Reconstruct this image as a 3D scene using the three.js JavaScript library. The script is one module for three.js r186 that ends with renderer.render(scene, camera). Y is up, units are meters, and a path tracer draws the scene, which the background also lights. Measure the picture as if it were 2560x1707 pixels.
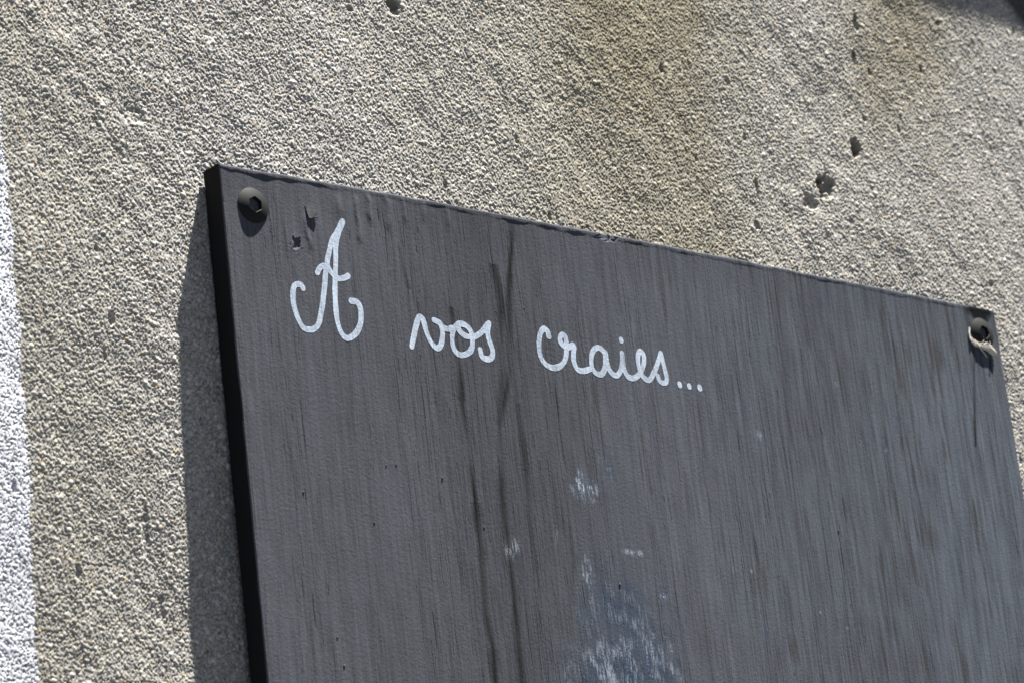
import * as THREE from 'three';
import { toCreasedNormals } from 'three/addons/utils/BufferGeometryUtils.js';

// ------------------------------------------------------------------ camera, sky, sun, exposure
const scene = new THREE.Scene();
const camera = new THREE.PerspectiveCamera(10.2540, 1.5, 0.05, 600);
camera.position.set(-1.71949, -1.10263, 2.19901);
camera.up.set(-0.12400, 0.94207, 0.31164);
camera.lookAt(-1.07993, -0.78663, 1.49823);
camera.focus = 3.12;
camera.userData.fStop = 11;
scene.add(camera);

const SUN = new THREE.Vector3(0.36, 1, 0.172).normalize();
{
  const w = 256, h = 128, d = new Float32Array(w * h * 4);
  for (let j = 0; j < h; j++) {
    const el = Math.asin(Math.sin(((j + 0.5) / h - 0.5) * Math.PI));
    const t = Math.pow(Math.max(0, Math.sin(el)), 0.5);
    const c = el < 0 ? [0.02, 0.021, 0.023] : [0.05 - 0.036 * t, 0.06 - 0.03 * t, 0.076 - 0.011 * t];
    for (let i = 0; i < w; i++) { const k = (j * w + i) * 4; d[k] = c[0]; d[k + 1] = c[1]; d[k + 2] = c[2]; d[k + 3] = 1; }
  }
  const sky = new THREE.DataTexture(d, w, h, THREE.RGBAFormat, THREE.FloatType);
  sky.mapping = THREE.EquirectangularReflectionMapping;
  sky.magFilter = sky.minFilter = THREE.LinearFilter;
  sky.needsUpdate = true;
  scene.background = sky; scene.environment = sky;
}
const sun = new THREE.DirectionalLight(new THREE.Color(1, 0.965, 0.91), 4.6);
sun.position.copy(SUN).multiplyScalar(8); sun.target.position.set(0.5, 0, 0);
sun.castShadow = true; sun.shadow.mapSize.set(4096, 4096);
Object.assign(sun.shadow.camera, { left: -3, right: 3, top: 3, bottom: -3, near: 0.1, far: 20 });
scene.add(sun, sun.target);

const renderer = new THREE.WebGLRenderer({ antialias: true });
renderer.setSize(1024, 682);
renderer.shadowMap.enabled = true;
renderer.toneMapping = THREE.LinearToneMapping;
renderer.toneMappingExposure = 4.0;

// ------------------------------------------------------------------ helpers
let seed = 12345;
const rnd = () => { seed = (seed + 0x6D2B79F5) | 0; let t = Math.imul(seed ^ (seed >>> 15), 1 | seed); t = (t + Math.imul(t ^ (t >>> 7), 61 | t)) ^ t; return ((t ^ (t >>> 14)) >>> 0) / 4294967296; };
const hash = (i, j, s) => { let h = Math.imul(i, 374761393) ^ Math.imul(j, 668265263) ^ Math.imul(s, 2147483647 - 40503); h = Math.imul(h ^ (h >>> 13), 1274126177); return ((h ^ (h >>> 16)) >>> 0) / 4294967296; };
const noise = (x, y, s) => {                      // value noise, 0..1
  const i = Math.floor(x), j = Math.floor(y); let a = x - i, b = y - j;
  a = a * a * (3 - 2 * a); b = b * b * (3 - 2 * b);
  const p = hash(i, j, s), q = hash(i + 1, j, s), r = hash(i, j + 1, s), t = hash(i + 1, j + 1, s);
  return p + (q - p) * a + (r - p) * b + (p - q - r + t) * a * b;
};
const sn = (x, y, s) => noise(x, y, s) * 2 - 1;
const clamp = (v, a, b) => v < a ? a : v > b ? b : v;
const step = (a, b, v) => { const t = clamp((v - a) / (b - a), 0, 1); return t * t * (3 - 2 * t); };
const gauss = (d, s) => Math.exp(-d * d / (2 * s * s));
const shade = (m) => { m.castShadow = true; m.receiveShadow = true; return m; };
function part(name, geometry, material, parent, label) {
  const m = shade(new THREE.Mesh(geometry, material)); m.name = name; parent.add(m);
  if (label) m.userData.label = label;
  return m;
}
function thing(name, label, category, x, y, z) {
  const g = new THREE.Group(); g.name = name; g.position.set(x, y, z); g.userData = { label, category }; scene.add(g); return g;
}

// ------------------------------------------------------------------ ground (below the frame)
{
  const g = new THREE.PlaneGeometry(400, 400); g.rotateX(-Math.PI / 2);
  const m = shade(new THREE.Mesh(g, new THREE.MeshStandardMaterial({ color: new THREE.Color().setRGB(0.035, 0.036, 0.037), roughness: 0.95 })));
  m.name = 'pavement'; m.position.y = -2.1; m.userData.kind = 'structure'; scene.add(m);
}

// ------------------------------------------------------------------ the roughcast wall
const WZ = -0.0215;                                // face of the wall behind the board (board front at z = 0)
const wall = thing('roughcast_wall', 'rough grey sandy rendered wall behind the slate coloured board', 'wall', 0.6, -2.1, WZ);
const PITS = [                                      // x, y, half width, half height, depth (metres)
  [0.7669, 0.151, 0.007, 0.0105, 0.018], [0.7126, 0.1043, 0.0068, 0.0125, 0.015], [0.7225, 0.1064, 0.0078, 0.0111, 0.005], [0.6941, 0.0853, 0.0099, 0.0079, 0.004], [0.2189, 0.1882, 0.0068, 0.0084, 0.006], [0.7928, 0.2824, 0.004, 0.0109, 0.003], [0.7839, 0.2453, 0.00352, 0.0082, 0.0024], [0.8026, 0.2336, 0.00248, 0.0054, 0.0018], [-0.062, 0.0394, 0.01155, 0.00871, 0.00108], [-0.0882, 0.0519, 0.0087, 0.00884, 0.0009], [0.6214, 0.1364, 0.0034, 0.0057, 0.0012], [0.5264, 0.1856, 0.0036, 0.0059, 0.0018], [0.6281, 0.088, 0.002, 0.0114, 0.0018], [-0.0823, -0.3015, 0.0039, 0.0179, 0.0009], [-0.0725, -0.362, 0.0048, 0.0134, 0.0009], [-0.1462, -0.34, 0.003, 0.0068, 0.0018], [-0.0357, 0.3368, 0.00855, 0.0117, 0.00108]
];
for (let k = 0; k < 60; k++) PITS.push([-0.2 + 1.25 * rnd(), -0.42 + 0.78 * rnd(), 0.0012 + 0.002 * rnd(), 0.002 + 0.004 * rnd(), 0.0012 + 0.0018 * rnd()]);
const recess = (y) => 0.0225 * Math.max(0, -y - 0.13) * step(0, 0.04, -y - 0.13);
function swell(x, y) {                             // the plasterer's unevenness
  const m = 0.4 + 0.6 * noise(x * 7, y * 7, 3) + 0.5 * gauss(x + 0.12, 0.09) * gauss(y - 0.1, 0.1);
  return 0.0011 * sn(x * 14, y * 11, 4) + m * (0.00065 * sn(x * 62, y * 46, 5) + 0.00034 * sn(x * 150, y * 100, 6) + 0.0001 * sn(x * 310, y * 220, 7)) - recess(y) - 0.0009;
}
{
  // grid lines: about one picture element apart where the photograph looks, coarse beyond
  const lines = (segs) => { const o = []; for (const [a, b, s0, s1] of segs) { let v = a; while (v < b - 1e-6) { o.push(v); v += s0 + (s1 - s0) * (v - a) / (b - a); } } o.push(segs[segs.length - 1][1]); return Float64Array.from(o); };
  const X = lines([[-4, -0.7, 0.3, 0.03], [-0.7, -0.25, 0.012, 0.004], [-0.25, 0.4, 0.0008, 0.0009], [0.4, 1.09, 0.0009, 0.0011], [1.09, 1.5, 0.004, 0.014], [1.5, 5, 0.04, 0.3]]);
  const Y = lines([[-2.1, -0.6, 0.2, 0.03], [-0.6, -0.48, 0.012, 0.004], [-0.48, 0.39, 0.0008, 0.00085], [0.39, 0.8, 0.004, 0.014], [0.8, 3, 0.04, 0.3]]);
  const nx = X.length, ny = Y.length;
  const Z = new Float32Array(nx * ny), G = new Uint8Array(nx * ny), V = new Float32Array(nx * ny);
  const inHole = (x, y) => x > 0.035 && x < 0.865 && y < -0.03 && y > -0.58;      // hidden behind the board
  for (let j = 0; j < ny; j++) for (let i = 0; i < nx; i++) {
    const x = X[i], y = Y[j];
    Z[j * nx + i] = inHole(x, y) ? -0.004 - recess(y) : swell(x, y) - 0.00025 + 0.00018 * sn(x * 700, y * 700, 8);
  }
  // grains of sand standing proud of the mortar
  const lower = (A, v) => { let a = 0, b = A.length; while (a < b) { const m = (a + b) >> 1; if (A[m] < v) a = m + 1; else b = m; } return a; };
  const pitch = 0.0016, n1 = Math.floor(1.34 / pitch), n2 = Math.floor(0.87 / pitch);
  for (let q = 0; q < n2; q++) for (let p = 0; p < n1; p++) {
    const cx = -0.25 + (p + rnd()) * pitch, cy = -0.48 + (q + rnd()) * pitch, u = rnd(), w1 = rnd(), w2 = rnd(), w3 = rnd();
    if (inHole(cx - 0.004, cy) && inHole(cx + 0.004, cy + 0.004)) continue;
    const r = 0.0006 + 0.0008 * u * u + (w1 > 0.985 ? 0.0009 : 0), ax = 0.85 + 0.3 * w3;
    const base = swell(cx, cy) + (w2 * w2 - 0.35) * 0.00044, k = 0.31;
    // kind of grain: 0 pale, 1 grey, 2 ochre, 3 dark, 4 white, 5 mortar
    const kind = w1 < 0.035 ? 2 : w1 < 0.07 ? 3 : w1 < 0.3 ? 1 : w1 > 0.9 ? 4 : 0, val = 0.78 + 0.4 * w3;
    const white = cx < -0.1865 + 0.003 * sn(cx * 40, cy * 60, 9) + 0.003 * sn(1.5, cy * 18, 10) ? 16 : 0;
    const i0 = lower(X, cx - r * 1.2), i1 = lower(X, cx + r * 1.2), j0 = lower(Y, cy - r * 1.2), j1 = lower(Y, cy + r * 1.2);
    for (let j = j0; j < j1; j++) for (let i = i0; i < i1; i++) {
      const dx = (X[i] - cx) / ax, dy = (Y[j] - cy) * ax, dd = r * r - dx * dx - dy * dy;
      if (dd <= 0) continue;
      const z = base + (0.8 * dd / r + 0.2 * Math.sqrt(dd)) * k * (white ? 0.55 : 1), t = j * nx + i;
      if (z > Z[t]) { Z[t] = z; G[t] = 1 + kind; V[t] = val; }
      if (white) G[t] |= 16;
    }
  }
  for (let t = 0; t < G.length; t++) if (G[t] & 16) { const f = swell(X[t % nx], Y[(t / nx) | 0]); Z[t] = f + 0.0002 + (Z[t] - f) * 0.4; }   // filled with paint
  for (const [px, py, hw, hh, dep] of PITS) {
    const i0 = lower(X, px - hw * 1.6), i1 = lower(X, px + hw * 1.6), j0 = lower(Y, py - hh * 1.6), j1 = lower(Y, py + hh * 1.6);
    for (let j = j0; j < j1; j++) for (let i = i0; i < i1; i++) {
      const a = (X[i] - px) / hw, b = (Y[j] - py) / hh, e = Math.sqrt(a * a + b * b) + 0.35 * sn(X[i] * 260, Y[j] * 260, 11);
      const f = 1 - step(0.55, 1.05, e); Z[j * nx + i] -= dep * f; if (f > 0.25 && dep > 0.004) G[j * nx + i] &= 16;
    }
  }
  const P = new Float32Array(nx * ny * 3), N = new Float32Array(nx * ny * 3), C = new Float32Array(nx * ny * 3);
  const pal = [[0.25, 0.243, 0.23], [0.455, 0.435, 0.4], [0.345, 0.337, 0.322], [0.45, 0.345, 0.2], [0.15, 0.144, 0.135], [0.57, 0.55, 0.51]];
  for (let j = 0; j < ny; j++) for (let i = 0; i < nx; i++) {
    const t = j * nx + i, x = X[i], y = Y[j], ia = Math.max(i - 1, 0), ib = Math.min(i + 1, nx - 1), ja = Math.max(j - 1, 0), jb = Math.min(j + 1, ny - 1);
    P[t * 3] = x; P[t * 3 + 1] = y; P[t * 3 + 2] = Z[t];
    const gx = (Z[j * nx + ib] - Z[j * nx + ia]) / (X[ib] - X[ia]), gy = (Z[jb * nx + i] - Z[ja * nx + i]) / (Y[jb] - Y[ja]), l = 1 / Math.sqrt(gx * gx + gy * gy + 1);
    N[t * 3] = -gx * l; N[t * 3 + 1] = -gy * l; N[t * 3 + 2] = l;
    const far = x < -0.2501 || x > 1.0899 || y < -0.4801 || y > 0.3899, g = G[t] & 15, c = far ? [0.34, 0.327, 0.302] : pal[g], v = far ? 1 : g ? V[t] : 0.85 + 0.3 * noise(x * 90, y * 90, 12);
    // dirt carried down by rain, in vertical runs; a yellowish bloom; patchy dust
    const wob = 0.03 * sn(3, y * 6, 13), run = gauss(x + wob - 0.51, 0.065) * (0.55 + 0.45 * step(0.0, 0.3, y)) * (0.55 + 0.7 * noise(x * 30, y * 2.5, 14)) + 0.95 * gauss(x + wob - 0.84, 0.05) * step(0.08, 0.28, y) * (0.5 + 0.6 * noise(x * 30, y * 6, 15));
    const bloom = gauss(x - 0.43, 0.14) + 0.75 * gauss(x + 0.2, 0.1) + 0.35 * gauss(x - 0.76, 0.16);
    let dirt = clamp(1.2 * run + 0.2 * (noise(x * 22, y * 9, 16) - 0.4) + 0.1 * (noise(x * 60, y * 50, 17) - 0.5), 0, 0.8);
    const darkCorner = step(0.338, 0.362, y + 0.95 * (x - 1.017)) * step(0.95, 1.0, x) * 0.9;  // upper right corner of the wall coloured near black
    dirt = Math.max(dirt, 0);
    let r = c[0] * v, gg = c[1] * v, b = c[2] * v;
    r *= 1 - 0.42 * dirt; gg *= 1 - 0.46 * dirt; b *= 1 - 0.6 * dirt;
    r *= 1 - 0.07 * bloom; gg *= 1 - 0.09 * bloom; b *= 1 - 0.17 * bloom;
    r += (0.04 - r) * darkCorner; gg += (0.037 - gg) * darkCorner; b += (0.03 - b) * darkCorner;
    if (G[t] & 16) { const w = 0.8 + 0.2 * v, q = g ? 1 : 0.94; r = 0.8 * w * q; gg = 0.81 * w * q; b = 0.87 * w * q; }
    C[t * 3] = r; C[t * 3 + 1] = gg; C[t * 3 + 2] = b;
  }
  const main = [], band = [], outer = [], outerBand = [];
  const hi0 = lower(X, 0.045), hi1 = lower(X, 0.855), hj0 = lower(Y, -0.57), hj1 = lower(Y, -0.04);
  for (let j = 0; j < ny - 1; j++) for (let i = 0; i < nx - 1; i++) {
    if (i >= hi0 && i < hi1 && j >= hj0 && j < hj1) continue;
    const a = j * nx + i, b = a + 1, c = a + nx, d = c + 1;
    const w = (G[a] & 16 ? 1 : 0) + (G[b] & 16 ? 1 : 0) + (G[c] & 16 ? 1 : 0) + (G[d] & 16 ? 1 : 0);
    const far = X[i] < -0.2501 || X[i] >= 1.0899 || Y[j] < -0.4801 || Y[j] >= 0.3899;
    (far ? (X[i + 1] < -0.19 && X[i] > -0.75 ? outerBand : outer) : w > 2 ? band : main).push(a, b, d, a, d, c);
  }
  { // the plain stretch behind the board
    const a = hj0 * nx + hi0, b = hj0 * nx + hi1, c = hj1 * nx + hi0, d = hj1 * nx + hi1; main.push(a, b, d, a, d, c);
  }
  const geo = (index) => {
    const map = new Int32Array(nx * ny).fill(-1); let n = 0; const out = new Uint32Array(index.length);
    for (let k = 0; k < index.length; k++) { const v = index[k]; if (map[v] < 0) map[v] = n++; out[k] = map[v]; }
    const p = new Float32Array(n * 3), q = new Float32Array(n * 3), c = new Float32Array(n * 3);
    for (let v = 0; v < map.length; v++) { const m = map[v]; if (m < 0) continue; for (let e = 0; e < 3; e++) { p[m * 3 + e] = P[v * 3 + e]; q[m * 3 + e] = N[v * 3 + e]; c[m * 3 + e] = C[v * 3 + e]; } }
    const g = new THREE.BufferGeometry();
    g.setAttribute('position', new THREE.BufferAttribute(p, 3)); g.setAttribute('normal', new THREE.BufferAttribute(q, 3)); g.setAttribute('color', new THREE.BufferAttribute(c, 3));
    const uv = new Float32Array(n * 2); for (let m = 0; m < n; m++) { uv[m * 2] = p[m * 3] / 0.3; uv[m * 2 + 1] = p[m * 3 + 1] / 0.3; }
    g.setAttribute('uv', new THREE.BufferAttribute(uv, 2)); g.setIndex(new THREE.BufferAttribute(out, 1)); g.translate(-0.6, 2.1, 0); return g;
  };
  const stone = new THREE.MeshStandardMaterial({ vertexColors: true, roughness: 0.95 });
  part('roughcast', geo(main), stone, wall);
  const S = 512, bd = new Uint8Array(S * S * 4);        // the same grain as fine relief, for the stretches outside the picture
  for (let k = 0; k < 26000; k++) {
    const cx = rnd() * S, cy = rnd() * S, rr = 1.2 + 1.4 * rnd(), h = 90 + 165 * rnd();
    for (let j = -3; j <= 3; j++) for (let i = -3; i <= 3; i++) { const dd = 1 - (i * i + j * j) / (rr * rr); if (dd <= 0) continue; const q = (((Math.floor(cy) + j + S) % S) * S + (Math.floor(cx) + i + S) % S) * 4, v = h * Math.sqrt(dd); if (v > bd[q]) bd[q] = bd[q + 1] = bd[q + 2] = v; bd[q + 3] = 255; }
  }
  const grain = new THREE.DataTexture(bd, S, S, THREE.RGBAFormat, THREE.UnsignedByteType); grain.wrapS = grain.wrapT = THREE.RepeatWrapping; grain.magFilter = grain.minFilter = THREE.LinearFilter; grain.needsUpdate = true;
  part('roughcast_001', geo(outer), new THREE.MeshStandardMaterial({ vertexColors: true, roughness: 0.95, bumpMap: grain, bumpScale: 0.0012 }), wall);
  part('painted_band_001', geo(outerBand), new THREE.MeshStandardMaterial({ color: new THREE.Color().setRGB(0.52, 0.525, 0.56), roughness: 0.8, bumpMap: grain, bumpScale: 0.0008 }), wall);
  part('painted_band', geo(band), new THREE.MeshStandardMaterial({ vertexColors: true, roughness: 0.8 }), wall, 'white painted strip at the left of the grey wall');
  const core = new THREE.BoxGeometry(9, 5.1, 0.3); core.translate(-0.1, 2.55, -0.19);
  part('masonry', core, new THREE.MeshStandardMaterial({ color: new THREE.Color().setRGB(0.3, 0.3, 0.29), roughness: 1 }), wall);
}
// unseen stone sill, added above the frame to shade the upper right corner
{
  const sill = thing('unseen_sill', 'unseen stone sill added high on the wall to shade the upper right corner', 'sill', 1.4, 0.655, WZ); sill.rotation.z = -0.04;
  const sh = new THREE.Shape(); sh.moveTo(-0.06, 0); sh.lineTo(0.056, 0); sh.lineTo(0.06, 0.004); sh.lineTo(0.06, 0.034); sh.lineTo(0.054, 0.04); sh.lineTo(-0.06, 0.05);
  const g = new THREE.ExtrudeGeometry(sh, { depth: 1.7, bevelEnabled: false }); g.rotateY(-Math.PI / 2); g.translate(0.85, 0, 0);
  part('slab', g, new THREE.MeshStandardMaterial({ color: new THREE.Color().setRGB(0.35, 0.34, 0.32), roughness: 0.9 }), sill);
}

// ------------------------------------------------------------------ the board
const BW = 0.9, BH = 0.62, BT = 0.021;
const board = thing('painted_board', 'dark slate grey plywood board bolted to the wall, with white handwriting', 'blackboard', BW / 2, -BH, WZ);
const onBoard = (m) => { m.position.set(-BW / 2, BH, -WZ); return m; };      // parts are written in board metres from its top left corner
const BEAD = [[0.0165, 0.0232, 0.38], [0.0441, 0.0147, 0.95], [0.0687, 0.0109, 0.76], [0.0984, 0.0179, 0.4275], [0.179, 0.0258, 0.15], [0.2232, 0.0168, 0.45], [0.2507, 0.0099, 0.36], [0.3079, 0.0177, 0.6], [0.3438, 0.0158, 0.54], [0.3752, 0.0125, 0.69], [0.4, 0.0077, 0.66], [0.4441, 0.015, 0.42], [0.4959, 0.0219, 0.27], [0.5676, 0.0422, 0.18], [0.6769, 0.0398, 0.24], [0.7673, 0.0315, 0.21], [0.8292, 0.0243, 0.18]];
const DRIPS = [[0.1356, -0.009, -0.0476, 0.0038, 0.5], [0.1487, -0.0047, -0.0282, 0.0038, 0.55], [0.1669, -0.0026, -0.0323, 0.0047, 0.45], [0.185, -0.0025, -0.0237, 0.0029, 0.4], [0.2063, -0.0025, -0.0193, 0.0038, 0.4], [0.0823, -0.033, -0.0601, 0.0038, 0.45], [0.1162, -0.0112, -0.0274, 0.0057, 0.35], [0.2315, -0.0025, -0.0213, 0.0038, 0.3]];
const bow = (x) => 0.0125 * (x / BW) * (1 - x / BW) + 0.0005 * sn(x * 45, 1, 20) + 0.00025 * sn(x * 160, 2, 21);
function face(x, y) {                              // relief of the painted front, y from 0 at the top down
  let h = 0.00022 * sn(x * 30, y * 9, 22) + 0.00012 * sn(x * 110, y * 40, 23);
  if (y > -0.03) {
    let a = 0.12; for (const [c, w, k] of BEAD) a += k * gauss(x - c, w * 0.55);
    a = Math.min(a, 1.15) * (0.8 + 0.35 * noise(x * 130, 1, 24));
    const low = 0.0042 + 0.0013 * noise(x * 70, 2, 25) + 0.0006 * sn(x * 180, 3, 26);
    h += 0.00085 * a * (1 - step(low - 0.0012, low + 0.0009, -y));
  }
  for (const [c, y0, y1, w, k] of DRIPS) if (Math.abs(x - c) < w * 4) h += 0.0019 * k * gauss(x - c - 0.002 * sn(y * 90, c * 50, 27), w * 0.5) * step(y1 - 0.006, y1 + 0.01, y) * (1 - step(y0 - 0.006, y0 + 0.004, y)) * (0.75 + 0.35 * gauss(y - y1 - 0.003, 0.004));
  // broken blister below the top left bolt
  const bx = (x - 0.07) / 0.004, by = (y + 0.0577) / 0.005, be = Math.sqrt(bx * bx + by * by) + 0.55 * sn(x * 420, y * 420, 28) + 0.2 * sn(x * 900, y * 900, 35);
  h += 0.0002 * gauss(be - 1.25, 0.25) - 0.0012 * (1 - step(0.6, 1.05, be));
  // chipped paint on the top arris
  const cx = (x - 0.4115) / 0.0105, cy = (y + 0.003) / 0.004, ce = Math.sqrt(cx * cx + cy * cy) + 0.55 * sn(x * 420, y * 700, 29);
  h -= 0.0011 * (1 - step(0.7, 1.05, ce));
  return h;
}
const soft = (d, r) => d >= r ? 0 : r - Math.sqrt(Math.max(0, r * r - (r - d) * (r - d)));
const front = (x, y) => face(x, y) - Math.max(soft(Math.min(x, BW - x), 0.0011), soft(-y, 0.0022), soft(y + BH, 0.0011));

// paint: colour and fine relief
const TW = 2048, TH = 2048, colorData = new Uint8Array(TW * TH * 4), bumpData = new Uint8Array(TW * TH * 4);
{
  const S = [ // first two: cord strand shadows painted into the colour; rest: rain stains; [x, y] pairs in metres, then width, strength
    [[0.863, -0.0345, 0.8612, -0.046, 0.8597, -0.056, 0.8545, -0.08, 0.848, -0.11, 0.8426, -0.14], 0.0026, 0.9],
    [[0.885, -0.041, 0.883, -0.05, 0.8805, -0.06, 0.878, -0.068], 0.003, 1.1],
    [[0.2243, -0.0894, 0.2267, -0.1457, 0.2254, -0.1697, 0.227, -0.203, 0.2274, -0.256, 0.2265, -0.2946, 0.2243, -0.3467, 0.2276, -0.3775, 0.2264, -0.3962, 0.2265, -0.5203], 0.0054, 0.85],
    [[0.3022, -0.0065, 0.2998, -0.023, 0.2932, -0.0518, 0.2891, -0.0776, 0.2858, -0.1034, 0.2775, -0.1448, 0.2627, -0.1867], 0.0054, 0.75],
    [[0.2761, -0.0458, 0.2801, -0.0788, 0.2727, -0.1347, 0.2602, -0.1992, 0.2599, -0.2127, 0.256, -0.246, 0.2575, -0.3304, 0.2549, -0.3687, 0.2554, -0.5166], 0.0058, 0.75],
    [[0.2865, -0.1651, 0.2855, -0.2103, 0.2841, -0.2637, 0.2837, -0.3088], 0.0039, 0.6],
    [[0.1755, -0.0428, 0.1781, -0.064, 0.1823, -0.0798], 0.0039, 0.5],
    [[0.1892, -0.0902, 0.1917, -0.1164, 0.1976, -0.1373], 0.0051, 0.4],
    [[0.102, -0.049, 0.1055, -0.0759], 0.0039, 0.35],
    [[0.0642, -0.0767, 0.0706, -0.1091], 0.0039, 0.3]
    ];
  const stainShadow = new Float32Array(TW * TH), crack = new Float32Array(TW * TH);
  const px = BW / TW, py = BH / TH;
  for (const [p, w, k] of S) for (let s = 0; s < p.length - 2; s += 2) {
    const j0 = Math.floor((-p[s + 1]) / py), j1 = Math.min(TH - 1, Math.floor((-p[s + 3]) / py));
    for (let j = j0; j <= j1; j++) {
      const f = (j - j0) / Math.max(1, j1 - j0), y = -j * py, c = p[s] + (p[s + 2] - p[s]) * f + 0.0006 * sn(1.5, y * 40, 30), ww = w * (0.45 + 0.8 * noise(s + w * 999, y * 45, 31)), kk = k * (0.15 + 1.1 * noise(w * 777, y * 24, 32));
      for (let i = Math.max(0, Math.floor((c - ww * 2) / px)); i < Math.min(TW, (c + ww * 2) / px); i++) { const d = Math.abs(i * px - c) / ww, v = kk * (1 - step(0, 1.3, d)); if (v > stainShadow[j * TW + i]) stainShadow[j * TW + i] = v; }
    }
  }
  // drying checks of the veneer: hair cracks along the grain
  for (let k = 0; k < 9000; k++) {
    const x0 = rnd() * BW, dens = (0.5 + 0.5 * step(0.1, 0.35, x0)) * step(0.25, 0.7, noise(x0 * 55, 4, 34)) * 1.5; if (rnd() > dens) continue;
    const y0 = -rnd() * BH, len = 0.005 + 0.07 * Math.pow(rnd(), 2.4), dep = 0.25 + 0.7 * rnd() * rnd(), lean = (rnd() - 0.5) * 0.03, wid = rnd() < 0.12 ? 1 : 0;
    for (let y = y0; y > y0 - len && y > -BH + py; y -= py) {
      const f = (y0 - y) / len, v = dep * Math.min(1, 5 * f * (1 - f) + 0.1), i = Math.floor((x0 + lean * (y0 - y) + 0.0006 * sn(k, y * 60, 33)) / px), j = Math.floor(-y / py);
      for (let e = 0; e <= wid; e++) if (i + e >= 0 && i + e < TW && crack[j * TW + i + e] < v) crack[j * TW + i + e] = v;
    }
  }
  const CH = [ // chalk: x, y, half width, half height, strength, bluish smear
  [0.3502, -0.231, 0.0141, 0.0151, 1, 0.5], [0.3482, -0.2221, 0.0071, 0.0081, 0.9, 0], [0.3799, -0.2133, 0.0108, 0.014, 0.35, 0.5], [0.26, -0.2911, 0.0099, 0.0093, 0.6, 0.1], [0.1958, -0.2384, 0.0015, 0.0031, 1.3, 0], [0.6702, -0.1001, 0.002, 0.0037, 1, 0], [0.5636, -0.1601, 0.0042, 0.0057, 0.7, 0.1], [0.5292, -0.1336, 0.0014, 0.0048, 0.6, 0], [0.6661, -0.0252, 0.004, 0.0075, 0.15, 0.5], [0.374, -0.3367, 0.0481, 0.04, 0.42, 0.75], [0.3505, -0.384, 0.047, 0.0301, 0.75, 0.5], [0.397, -0.3695, 0.0383, 0.0348, 0.75, 0.55], [0.3738, -0.4017, 0.0774, 0.0349, 0.75, 0.8], [0.3927, -0.2823, 0.0138, 0.0035, 0.55, 0.1], [0.42, -0.3159, 0.0076, 0.0079, 0.5, 0.4], [0.3389, -0.3095, 0.0079, 0.0202, 0.45, 0.2], [0.3112, -0.2761, 0.0048, 0.0102, 0.35, 0.1], [0.5089, -0.2864, 0.0036, 0.0039, 0.8, 0], [0.5305, -0.2866, 0.0021, 0.0029, 0.8, 0], [0.5373, -0.3417, 0.0028, 0.0048, 0.3, 1.2], [0.537, -0.3943, 0.0021, 0.0057, 0.9, 0], [0.7019, -0.1549, 0.0196, 0.0046, 0.12, 0.25], [0.7214, -0.1559, 0.0039, 0.0037, 0.5, 0.2], [0.6625, -0.1446, 0.0027, 0.0037, 0.5, 0], [0.4806, -0.1227, 0.0022, 0.002, 0.5, 0], [0.7566, -0.1407, 0.0019, 0.0054, 0.4, 0], [0.6377, -0.3277, 0.002, 0.0028, 0.6, 0], [0.6072, -0.3164, 0.0014, 0.0019, 0.7, 0]
  ];
  for (let j = 0; j < TH; j++) for (let i = 0; i < TW; i++) {
    const x = i * px, y = -j * py, t = j * TW + i;
    const right = step(0.2, 0.9, x);
    const fine = noise(x * 900, y * 50, 40), mid = noise(x * 330, y * 22, 41), wide = noise(x * 85, y * 6, 42), cloud = noise(x * 9, y * 8, 43), peel = noise(x * 860, y * 900, 44), peel2 = noise(x * 480, y * 520, 45);
    const long = noise(x * 620, y * 7, 56);
    let l = 1 + 0.16 * (long - 0.5) + 0.06 * (peel2 - 0.5) + (0.16 + 0.26 * right) * (fine - 0.5) + (0.1 + 0.2 * right) * (mid - 0.5) + 0.1 * (wide - 0.5) + 0.16 * (cloud - 0.5);
    let r = (0.0905 - 0.003 * right) * l, g = 0.096 * l, b = 0.1105 * l;
    // dusty bluish haze of wiped chalk, stronger to the right
    const haze = clamp(right * (0.15 + 0.75 * noise(x * 6 + 3, y * 7, 46) + 0.35 * (noise(x * 25, y * 14, 47) - 0.5)), 0, 1) * (0.7 + 0.6 * mid);
    r += 0.02 * haze; g += 0.027 * haze; b += 0.037 * haze;
    // brown bare grain
    const brown = clamp((noise(x * 600, y * 34, 48) * 0.78 + noise(x * 90, y * 14, 49) * 0.33 - 0.66) * 4, 0, 1) * (0.32 + 0.5 * right);
    r *= 1 - 0.42 * brown; g *= 1 - 0.5 * brown; b *= 1 - 0.58 * brown;
    const st = 1.25 * stainShadow[t] * (0.65 + 0.6 * fine); r *= 1 - 0.74 * Math.min(st, 1); g *= 1 - 0.755 * Math.min(st, 1); b *= 1 - 0.79 * Math.min(st, 1);
    const top = step(-0.05, 0, y) * 0.1 + 0.16 * gauss(x - 0.285, 0.05); r *= 1 - top; g *= 1 - top; b *= 1 - top;
    // near-black patch above the right bolt
    const darkPatch = Math.max(0, 1 - step(0.75, 1.1, Math.hypot((x - 0.879) / 0.017, (y + 0.003) / 0.0125) + 0.25 * sn(x * 150, y * 150, 50))); r += (0.009 - r) * darkPatch; g += (0.01 - g) * darkPatch; b += (0.013 - b) * darkPatch;
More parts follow.
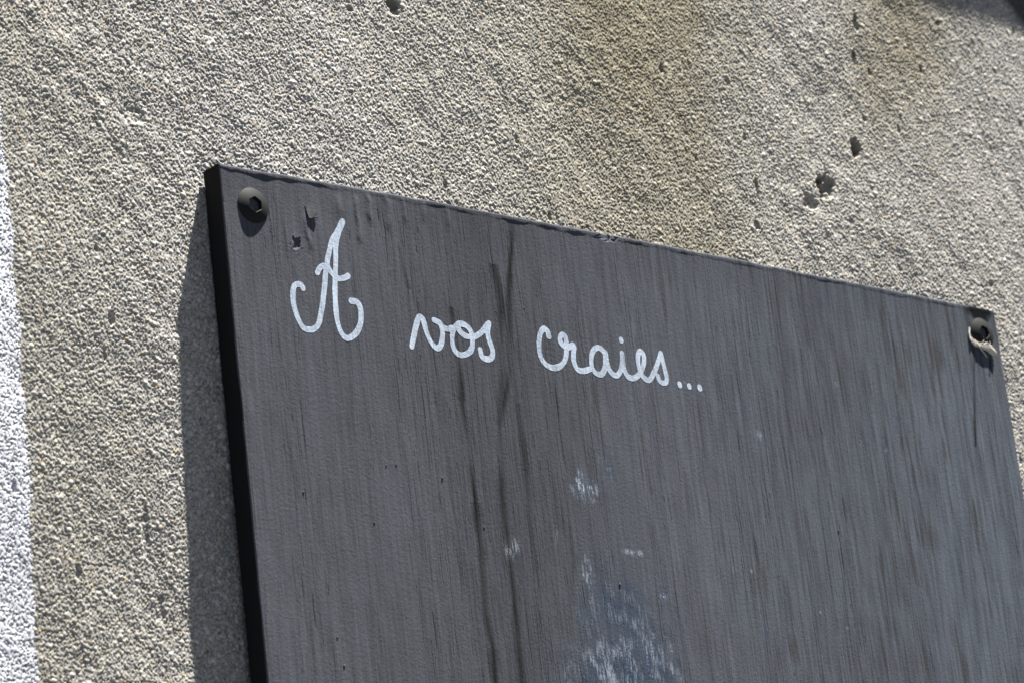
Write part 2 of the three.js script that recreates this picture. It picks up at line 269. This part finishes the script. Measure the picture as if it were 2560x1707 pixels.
    for (const [cx, cy, hw, hh, k, bl] of CH) {
      const a = (x - cx) / hw, e = (y - cy) / hh; if (a > 1.7 || a < -1.7 || e > 1.7 || e < -1.7) continue;
      const d = Math.sqrt(a * a + e * e) + 0.55 * (noise(x * 120, y * 60, 51) - 0.5) + 0.3 * (noise(x * 500, y * 60, 54) - 0.5), m = 1 - step(0.05, 1.35, d); if (m <= 0) continue;
      const sp = m * k * (0.03 + 0.97 * step(0.54, 0.88, 0.4 * noise(x * 1200, y * 170, 52) + 0.25 * noise(x * 1700, y * 1300, 55) + 0.35 * noise(x * 150 + y * 90, y * 80 - x * 40, 53) + 0.1 * m)) * (hw > 0.03 ? 0.66 : hw < 0.0045 ? 0.8 : hw < 0.016 && m > 0.2 ? 1.7 : 1.2), sm = m * bl;
      r += sm * (0.03 - r) * 0.8; g += sm * (0.052 - g) * 0.8; b += sm * (0.09 - b) * 0.8;
      r += (0.6 - r) * 0.75 * Math.min(sp, 1.2); g += (0.66 - g) * 0.75 * Math.min(sp, 1.2); b += (0.75 - b) * 0.75 * Math.min(sp, 1.2);
    }
    const ck = crack[t]; r *= 1 - 0.72 * ck; g *= 1 - 0.72 * ck; b *= 1 - 0.72 * ck;
    const k4 = ((TH - 1 - j) * TW + i) * 4;          // rows run upwards
    const enc = (v) => { v = clamp(v, 0, 1); return 255 * (v <= 0.0031308 ? 12.92 * v : 1.055 * Math.pow(v, 1 / 2.4) - 0.055); };
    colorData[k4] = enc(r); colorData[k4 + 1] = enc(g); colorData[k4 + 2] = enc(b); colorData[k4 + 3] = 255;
    const bp = 0.62 + 0.18 * (peel - 0.5) + 0.13 * (1 - 0.5 * right) * (peel2 - 0.5) + (0.14 + 0.14 * right) * (fine - 0.5) + 0.16 * (mid - 0.5) + 0.22 * (long - 0.5) - 0.6 * ck;
    bumpData[k4] = bumpData[k4 + 1] = bumpData[k4 + 2] = clamp(bp, 0, 1) * 255; bumpData[k4 + 3] = 255;
  }
}
const tex = (d, srgb) => { const t = new THREE.DataTexture(d, TW, TH, THREE.RGBAFormat, THREE.UnsignedByteType); t.magFilter = t.minFilter = THREE.LinearFilter; if (srgb) t.colorSpace = THREE.SRGBColorSpace; t.needsUpdate = true; return t; };
const bumpTex = tex(bumpData, false);
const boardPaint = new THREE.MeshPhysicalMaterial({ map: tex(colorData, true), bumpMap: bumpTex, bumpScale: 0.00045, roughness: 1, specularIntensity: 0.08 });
{
  const xs = [], ys = [];
  for (let e = 0; e < 5; e++) { xs.push(e * 0.00027); ys.push(-e * 0.0005); }
  for (let x = 0.0018; x < BW - 0.0015; x += x < 0.14 ? 0.0006 : x < 0.33 ? 0.001 : x < 0.55 ? 0.0014 : 0.0022) xs.push(x);
  for (let e = 4; e >= 0; e--) xs.push(BW - e * 0.00027);
  for (let y = -0.0026; y > -BH + 0.0015; y -= y > -0.075 ? 0.00075 : y > -0.45 ? 0.003 : 0.01) ys.push(y);
  for (let e = 4; e >= 0; e--) ys.push(-BH + e * 0.00027);
  const nx = xs.length, ny = ys.length, P = new Float32Array(nx * ny * 3), U = new Float32Array(nx * ny * 2), I = [];
  for (let j = 0; j < ny; j++) for (let i = 0; i < nx; i++) {
    const t = j * nx + i, x = xs[i], y = ys[j];
    P[t * 3] = x + (i === 0 || i === nx - 1 ? 0.00025 * sn(y * 60, 5, 60) : 0); P[t * 3 + 1] = y + bow(x) * step(-0.08, 0, y); P[t * 3 + 2] = front(x, y);
    U[t * 2] = x / BW; U[t * 2 + 1] = 1 + y / BH;
    if (i && j) { const a = t - nx - 1, b = t - nx, c = t - 1; I.push(a, c, b, b, c, t); }
  }
  const g = new THREE.BufferGeometry(); g.setAttribute('position', new THREE.BufferAttribute(P, 3)); g.setAttribute('uv', new THREE.BufferAttribute(U, 2)); g.setIndex(I); g.computeVertexNormals();
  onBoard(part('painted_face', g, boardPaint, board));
  // the four sawn edges and the back, brushed black
  const ring = []; for (let i = 0; i < nx; i++) ring.push(i); for (let j = 1; j < ny; j++) ring.push(j * nx + nx - 1); for (let i = nx - 2; i >= 0; i--) ring.push((ny - 1) * nx + i); for (let j = ny - 2; j > 0; j--) ring.push(j * nx);
  const n = ring.length, Q = new Float32Array((n * 3 + 1) * 3), J = [];
  ring.forEach((v, k) => { for (let e = 0; e < 3; e++) { Q[k * 3 + e] = P[v * 3 + e]; Q[(n + k) * 3 + e] = e === 2 ? -BT : P[v * 3 + e]; Q[(2 * n + k) * 3 + e] = Q[(n + k) * 3 + e]; } });
  Q.set([BW / 2, -BH / 2, -BT], n * 9);
  for (let k = 0; k < n; k++) { const l = (k + 1) % n; J.push(k, l, n + k, l, n + l, n + k, 2 * n + k, 2 * n + l, 3 * n); }
  const eg = new THREE.BufferGeometry(); eg.setAttribute('position', new THREE.BufferAttribute(Q, 3)); eg.setIndex(J);
  onBoard(part('black_edge', toCreasedNormals(eg.scale(1000, 1000, 1000), 0.6).scale(0.001, 0.001, 0.001), new THREE.MeshPhysicalMaterial({ color: new THREE.Color().setRGB(0.014, 0.014, 0.015), roughness: 0.9, specularIntensity: 0.3 }), board, 'unfaded black edge of the board'));
}
// lifted paint flake and specks caught under the paint
const greyPaint = new THREE.MeshPhysicalMaterial({ color: new THREE.Color().setRGB(0.088, 0.09, 0.097), roughness: 1, specularIntensity: 0.08 });
{
  const rough = (g, a, s) => { const p = g.attributes.position; for (let k = 0; k < p.count; k++) { const x = p.getX(k), y = p.getY(k), z = p.getZ(k); p.setXYZ(k, x + a * sn(x * 900 + 9, y * 900 + z * 700, s), y + a * sn(x * 900, y * 900 + z * 700 + 7, s + 1), z + a * 0.5 * sn(x * 900 + 3, y * 900, s + 2)); } g.computeVertexNormals(); return g; };
  const f = rough(new THREE.BoxGeometry(0.0088, 0.0112, 0.0013, 8, 10, 2), 0.0005, 70); f.rotateX(-0.1); f.rotateZ(0.2); f.rotateY(-0.08); f.translate(0.0873, -0.0278, 0.0008);
  onBoard(part('paint_flake', f, greyPaint, board));
  const spots = [0.0711, -0.38, 0.0749, -0.4025, 0.1196, -0.2834, 0.6449, -0.2397, 0.3748, -0.3118, 0.052, -0.2654, 0.2333, -0.2763, 0.1952, -0.2389, 0.138, -0.2344, 0.1484, -0.2327, 0.3053, -0.0792];
  const nib = rough(new THREE.SphereGeometry(1, 10, 8), 0, 71);
  for (let k = 0; k < spots.length; k += 2) { const s = 0.0007 + 0.0005 * rnd(), m = part('paint_nib', nib, greyPaint, board); onBoard(m); m.position.x += spots[k]; m.position.y += spots[k + 1]; m.position.z += 0.0001; m.scale.set(s, s * 1.25, s * 0.5); }
}

// ------------------------------------------------------------------ handwriting in white paint: A vos craies...
{
  const chalkWhite = new THREE.MeshPhysicalMaterial({ vertexColors: true, bumpMap: bumpTex, bumpScale: 0.0004, roughness: 1, specularIntensity: 0.08 });
  function strokes(lists, radius, closedDots) {
    const segs = []; let x0 = 9, x1 = -9, y0 = 9, y1 = -9;
    for (const l of lists) {
      const pts = []; for (let k = 0; k < l.length; k += 2) pts.push(new THREE.Vector3(l[k] * 1e-4, l[k + 1] * 1e-4, 0));
      const c = pts.length > 1 ? new THREE.CatmullRomCurve3(pts, false, 'centripetal').getPoints(pts.length * 6) : [pts[0], pts[0].clone().add(new THREE.Vector3(0.0001, -0.0012, 0))];
      for (let k = 0; k + 1 < c.length; k++) segs.push([c[k].x, c[k].y, c[k + 1].x, c[k + 1].y]);
      for (const p of c) { x0 = Math.min(x0, p.x); x1 = Math.max(x1, p.x); y0 = Math.min(y0, p.y); y1 = Math.max(y1, p.y); }
    }
    const h = 0.0005, m = radius * 1.6, nx = Math.ceil((x1 - x0 + 2 * m) / h), ny = Math.ceil((y1 - y0 + 2 * m) / h), D = new Float32Array((nx + 1) * (ny + 1)).fill(1);
    for (const [ax, ay, bx, by] of segs) {
      const dx = bx - ax, dy = by - ay, L = dx * dx + dy * dy + 1e-14;
      const i0 = Math.max(0, Math.floor((Math.min(ax, bx) - x0) / h)), i1 = Math.min(nx, Math.ceil((Math.max(ax, bx) - x0 + 2 * m) / h)), j0 = Math.max(0, Math.floor((Math.min(ay, by) - y0) / h)), j1 = Math.min(ny, Math.ceil((Math.max(ay, by) - y0 + 2 * m) / h));
      for (let j = j0; j <= j1; j++) for (let i = i0; i <= i1; i++) {
        const x = x0 - m + i * h, y = y0 - m + j * h, t = clamp(((x - ax) * dx + (y - ay) * dy) / L, 0, 1), d = Math.hypot(x - ax - t * dx, y - ay - t * dy) - radius * (0.86 + 0.26 * noise(x * 120, y * 120, 80)) - 0.00012 * sn(x * 1100, y * 500, 81);
        const q = j * (nx + 1) + i; if (d < D[q]) D[q] = d;
      }
    }
    const pos = [], uv = [], col = [];
    const emit = (x, y, d) => {
      pos.push(x, y + bow(x) * step(-0.08, 0, y), front(x, y) + 0.00013); uv.push(x / BW, 1 + y / BH);
      const edge = 1 - step(0, 0.0007, -d), v = 0.84 + 0.16 * edge + 0.22 * (noise(x * 300, y * 160, 82) - 0.5) + 0.2 * (noise(x * 90, y * 90, 84) - 0.5) - 0.22 * step(0.72, 0.95, noise(x * 800, y * 45, 83));
      col.push(0.56 * v, 0.645 * v, 0.76 * v);
    };
    for (let j = 0; j < ny; j++) for (let i = 0; i < nx; i++) {
      const V = [[i, j], [i + 1, j], [i + 1, j + 1], [i, j + 1]].map(([a, b]) => [x0 - m + a * h, y0 - m + b * h, D[b * (nx + 1) + a]]);
      if (V[0][2] > 0 && V[1][2] > 0 && V[2][2] > 0 && V[3][2] > 0) continue;
      const out = [];
      for (let k = 0; k < 4; k++) { const a = V[k], b = V[(k + 1) % 4]; if (a[2] <= 0) out.push(a); if ((a[2] <= 0) !== (b[2] <= 0)) { const t = a[2] / (a[2] - b[2]); out.push([a[0] + (b[0] - a[0]) * t, a[1] + (b[1] - a[1]) * t, 0]); } }
      for (let k = 1; k + 1 < out.length; k++) for (const p of [out[0], out[k], out[k + 1]]) emit(...p);
    }
    const g = new THREE.BufferGeometry(); g.setAttribute('position', new THREE.Float32BufferAttribute(pos, 3)); g.setAttribute('uv', new THREE.Float32BufferAttribute(uv, 2)); g.setAttribute('color', new THREE.Float32BufferAttribute(col, 3)); g.computeVertexNormals(); return g;
  }
  const write = (name, label, lists, r) => onBoard(part(name, strokes(lists, r), chalkWhite, board, label));
  write('painted_word', 'tall white handwritten capital A', [
    [1196, -322, 1120, -431, 1057, -514, 1011, -631, 991, -697, 1003, -745, 1043, -790, 1094, -814, 1150, -800, 1192, -777], [880, -795, 905, -756, 948, -727, 974, -733],
    [974, -733, 929, -942, 877, -1130, 838, -1235, 790, -1280, 739, -1294, 683, -1283, 634, -1208, 612, -1122, 611, -1014, 633, -943, 668, -921, 704, -924, 718, -950],
    [1196, -322, 1132, -437, 1100, -526, 1077, -693, 1047, -880, 1031, -1064, 1035, -1199, 1068, -1285, 1118, -1314, 1199, -1274, 1259, -1187, 1286, -1102, 1283, -1029, 1256, -992, 1197, -991]], 0.0025);
  write('painted_word_001', 'white handwritten word vos', [
    [1783, -1299, 1810, -1222, 1854, -1107, 1898, -1027, 1930, -1041, 1954, -1149, 1988, -1226, 2038, -1275, 2080, -1261, 2119, -1182, 2129, -1107, 2109, -1054, 2051, -1035], [2126, -1084, 2187, -1095, 2229, -1079],
    [2303, -1037, 2251, -1086, 2221, -1177, 2236, -1268, 2294, -1303, 2365, -1284, 2418, -1235, 2438, -1149, 2429, -1076, 2377, -1034, 2303, -1037, 2304, -1083, 2353, -1125, 2420, -1133, 2480, -1116, 2556, -1068, 2623, -999, 2642, -984],
    [2642, -984, 2614, -1079, 2633, -1170, 2647, -1233, 2628, -1282, 2580, -1302, 2524, -1291, 2510, -1232]], 0.0025);
  write('painted_word_002', 'white handwritten word craies', [
    [3292, -1010, 3284, -968, 3252, -949, 3209, -978, 3178, -1052, 3166, -1132, 3174, -1208, 3210, -1258, 3265, -1283, 3323, -1283, 3396, -1250, 3446, -1190, 3473, -1108, 3483, -1044, 3477, -989, 3449, -974, 3422, -997, 3415, -1036, 3440, -1069, 3481, -1083, 3518, -1074, 3556, -1050, 3569, -1064, 3549, -1129, 3542, -1200, 3567, -1260, 3630, -1272, 3714, -1245],
    [3909, -1082, 3875, -1047, 3826, -1042, 3774, -1084, 3744, -1158, 3745, -1230, 3779, -1272, 3838, -1277, 3881, -1228, 3904, -1154, 3916, -1074, 3919, -1144, 3937, -1220, 3980, -1263, 4021, -1262, 4069, -1212, 4098, -1130, 4108, -1053],
    [4108, -1053, 4108, -1128, 4111, -1199, 4142, -1259, 4202, -1267, 4269, -1227, 4319, -1173, 4354, -1096, 4358, -1033, 4326, -1006, 4293, -1048, 4282, -1114, 4288, -1177, 4327, -1243, 4386, -1259, 4448, -1196, 4518, -1084, 4568, -997],
    [4568, -997, 4581, -1076, 4596, -1170, 4598, -1225, 4580, -1258, 4539, -1263, 4506, -1245, 4499, -1209], [4117, -930]], 0.0025);
  [[4745, -1249], [4854, -1251], [4978, -1250]].forEach((d, k) => write('painted_dot' + (k ? '_00' + k : ''), undefined, [d], 0.0025));
}

// ------------------------------------------------------------------ bolts: button heads with a hexagon socket
{
  const steel = new THREE.MeshPhysicalMaterial({ color: new THREE.Color().setRGB(0.018, 0.0187, 0.019), roughness: 0.65, specularIntensity: 0.3 });
  const R = 0.0149, hexR = 0.0066, A = 96, rings = [];
  const dome = (q) => 0.0006 + 0.0037 * (1 - q * q / (R * R));
  const hex = (a, r) => { const q = ((a + Math.PI / 6) % (Math.PI / 3) + Math.PI / 3) % (Math.PI / 3) - Math.PI / 6; return r * Math.cos(Math.PI / 6) / Math.cos(q); };
  // (radius of a circle or hexagon, height): socket floor, socket walls, chamfer, dome, rim
  rings.push([hexR * 0.02, -0.0016, 1], [hexR * 0.95, -0.0009, 1], [hexR * 0.97, -0.0006, 1], [hexR, -1, 1], [hexR * 1.05, 0, 0.95], [0.0074, 0, 0]);
  for (let k = 1; k <= 12; k++) { const f = k / 12; rings.push([0.0074 + (R - 0.0074) * f, 0.0006 + 0.0037 * (1 - Math.pow((0.0074 + (R - 0.0074) * f) / R, 2)), 0]); }
  rings.push([R - 0.0001, 0.0003, 0], [R - 0.0006, 0, 0], [R - 0.001, -0.002, 0]);
  const P = [], I = [];
  rings.forEach(([r, z, h]) => { for (let k = 0; k < A; k++) { const a = k / A * Math.PI * 2 + Math.PI / 2, q = h ? h * hex(a - Math.PI / 2 + Math.PI / 6, r) + (1 - h) * r : r; P.push(q * Math.cos(a), q * Math.sin(a), z === 0 && r > 0.006 && r < 0.008 ? dome(q) : z === -1 ? dome(q) - 0.00035 : z); } });
  for (let s = 0; s + 1 < rings.length; s++) for (let k = 0; k < A; k++) { const l = (k + 1) % A, a = s * A + k, b = s * A + l, c = a + A, d = b + A; I.push(a, c, b, b, c, d); }
  const g = new THREE.BufferGeometry(); g.setAttribute('position', new THREE.Float32BufferAttribute(P, 3)); g.setIndex(I);
  const head = toCreasedNormals(g.scale(1000, 1000, 1000), 0.7).scale(0.001, 0.001, 0.001);
  const b1 = onBoard(part('bolt', head, steel, board, 'black domed bolt in the upper left corner')); b1.position.x += 0.0298; b1.position.y += -0.0314;
  const b2 = onBoard(part('bolt_001', head, steel, board, 'black domed bolt in the upper right corner, cord behind it')); b2.position.x += 0.8772; b2.position.y += -0.0255; b2.rotation.z = 0.3;
}
// ------------------------------------------------------------------ frayed cord end caught under the right bolt
{
  const cord = thing('frayed_cord', 'frayed beige cord end tied under the right bolt', 'cord', 0.863, -0.036, 0);
  const fibre = [[0.72, 0.68, 0.61], [0.6, 0.55, 0.47], [0.8, 0.77, 0.71], [0.62, 0.51, 0.45]].map((c) => new THREE.MeshStandardMaterial({ color: new THREE.Color().setRGB(...c), roughness: 0.95 }));
  const tube = (pts, r, seg = 28) => { const c = new THREE.CatmullRomCurve3(pts.map((p) => new THREE.Vector3(p[0] - 0.863, p[1] + 0.036, p[2]))); return new THREE.TubeGeometry(c, seg, r, 6); };
  // twisted yarns of the cord, round the left of the bolt and along below it
  const path = [[0.8602, -0.0225, 0.0004], [0.8588, -0.0268, 0.0006], [0.8592, -0.0325, 0.0009], [0.8647, -0.0372, 0.0011], [0.8738, -0.0388, 0.0022], [0.8839, -0.0405, 0.0018], [0.8885, -0.0442, 0.002]];
  for (let k = 0; k < 11; k++) {
    const ph = k / 11 * Math.PI * 2, w = [0.0004, 0.0006, 0.001, 0.0021, 0.0029, 0.0026, 0.0021];
    const c = new THREE.CatmullRomCurve3(path.map((p) => new THREE.Vector3(...p))), pts = [];
    for (let s = 0; s <= 14; s++) { const f = s / 14, p = c.getPoint(f), q = w[Math.min(6, Math.floor(f * 6))], a = ph + f * 5; pts.push([p.x + q * Math.cos(a) * 0.6 + 0.0005 * sn(k, f * 9, 90), p.y + q * Math.cos(a) + 0.0006 * sn(k + 9, f * 9, 91), Math.max(0.0005, p.z + q * Math.sin(a) * 0.22)]); }
    part('yarn' + (k ? '_' + String(k).padStart(3, '0') : ''), tube(pts, 0.00042 + 0.0003 * rnd(), 40), fibre[k % 3], cord);
  }
  const loose = [
    [[0.866, -0.037, 0.0014], [0.8695, -0.0415, 0.0016], [0.874, -0.0455, 0.0016], [0.877, -0.049, 0.0014]], [[0.868, -0.0375, 0.0014], [0.872, -0.043, 0.0016], [0.8755, -0.0475, 0.0014]],
    [[0.874, -0.0375, 0.0026], [0.8785, -0.0355, 0.003], [0.882, -0.0365, 0.003]], [[0.8715, -0.0372, 0.0024], [0.8745, -0.034, 0.0034], [0.875, -0.0325, 0.0038]], [[0.8775, -0.0385, 0.0024], [0.8825, -0.0378, 0.0028], [0.8845, -0.039, 0.0028]],
    [[0.878, -0.039, 0.002], [0.885, -0.0415, 0.0024], [0.889, -0.0458, 0.0026]], [[0.879, -0.0385, 0.0022], [0.8855, -0.0405, 0.0026], [0.8898, -0.0442, 0.0028]], [[0.8785, -0.04, 0.002], [0.8845, -0.0425, 0.0022], [0.8882, -0.0468, 0.0022]],
    [[0.859, -0.0315, 0.0009], [0.8582, -0.034, 0.0016], [0.859, -0.036, 0.002]], [[0.8592, -0.033, 0.001], [0.8585, -0.0355, 0.0016], [0.8596, -0.0372, 0.0018]]
  ];
  for (let k = 0; k < 14; k++) { const f = rnd(), x = 0.864 + 0.022 * f, y = -0.037 - 0.006 * f, z = 0.0014 + 0.001 * rnd(), a = 0.9 * rnd() - 1.3 + (k % 3 ? 0 : 2), l = 0.004 + 0.006 * rnd(); loose.push([[x, y, z], [x + l * 0.5 * Math.cos(a), y + l * 0.5 * Math.sin(a) + 0.0006 * sn(k, 1.5, 92), z + 0.0004], [x + l * Math.cos(a + 0.4), y + l * Math.sin(a + 0.4), z + 0.0004 * rnd()]]); }
  loose.forEach((p, k) => part('loose_strand' + (k ? '_' + String(k).padStart(3, '0') : ''), tube(p, k > 4 && k < 8 ? 0.0008 : k > 9 ? 0.0003 : 0.00042, 12), fibre[(k * 3 + 2) % 4], cord));
}

scene.updateMatrixWorld(true);
renderer.render(scene, camera);
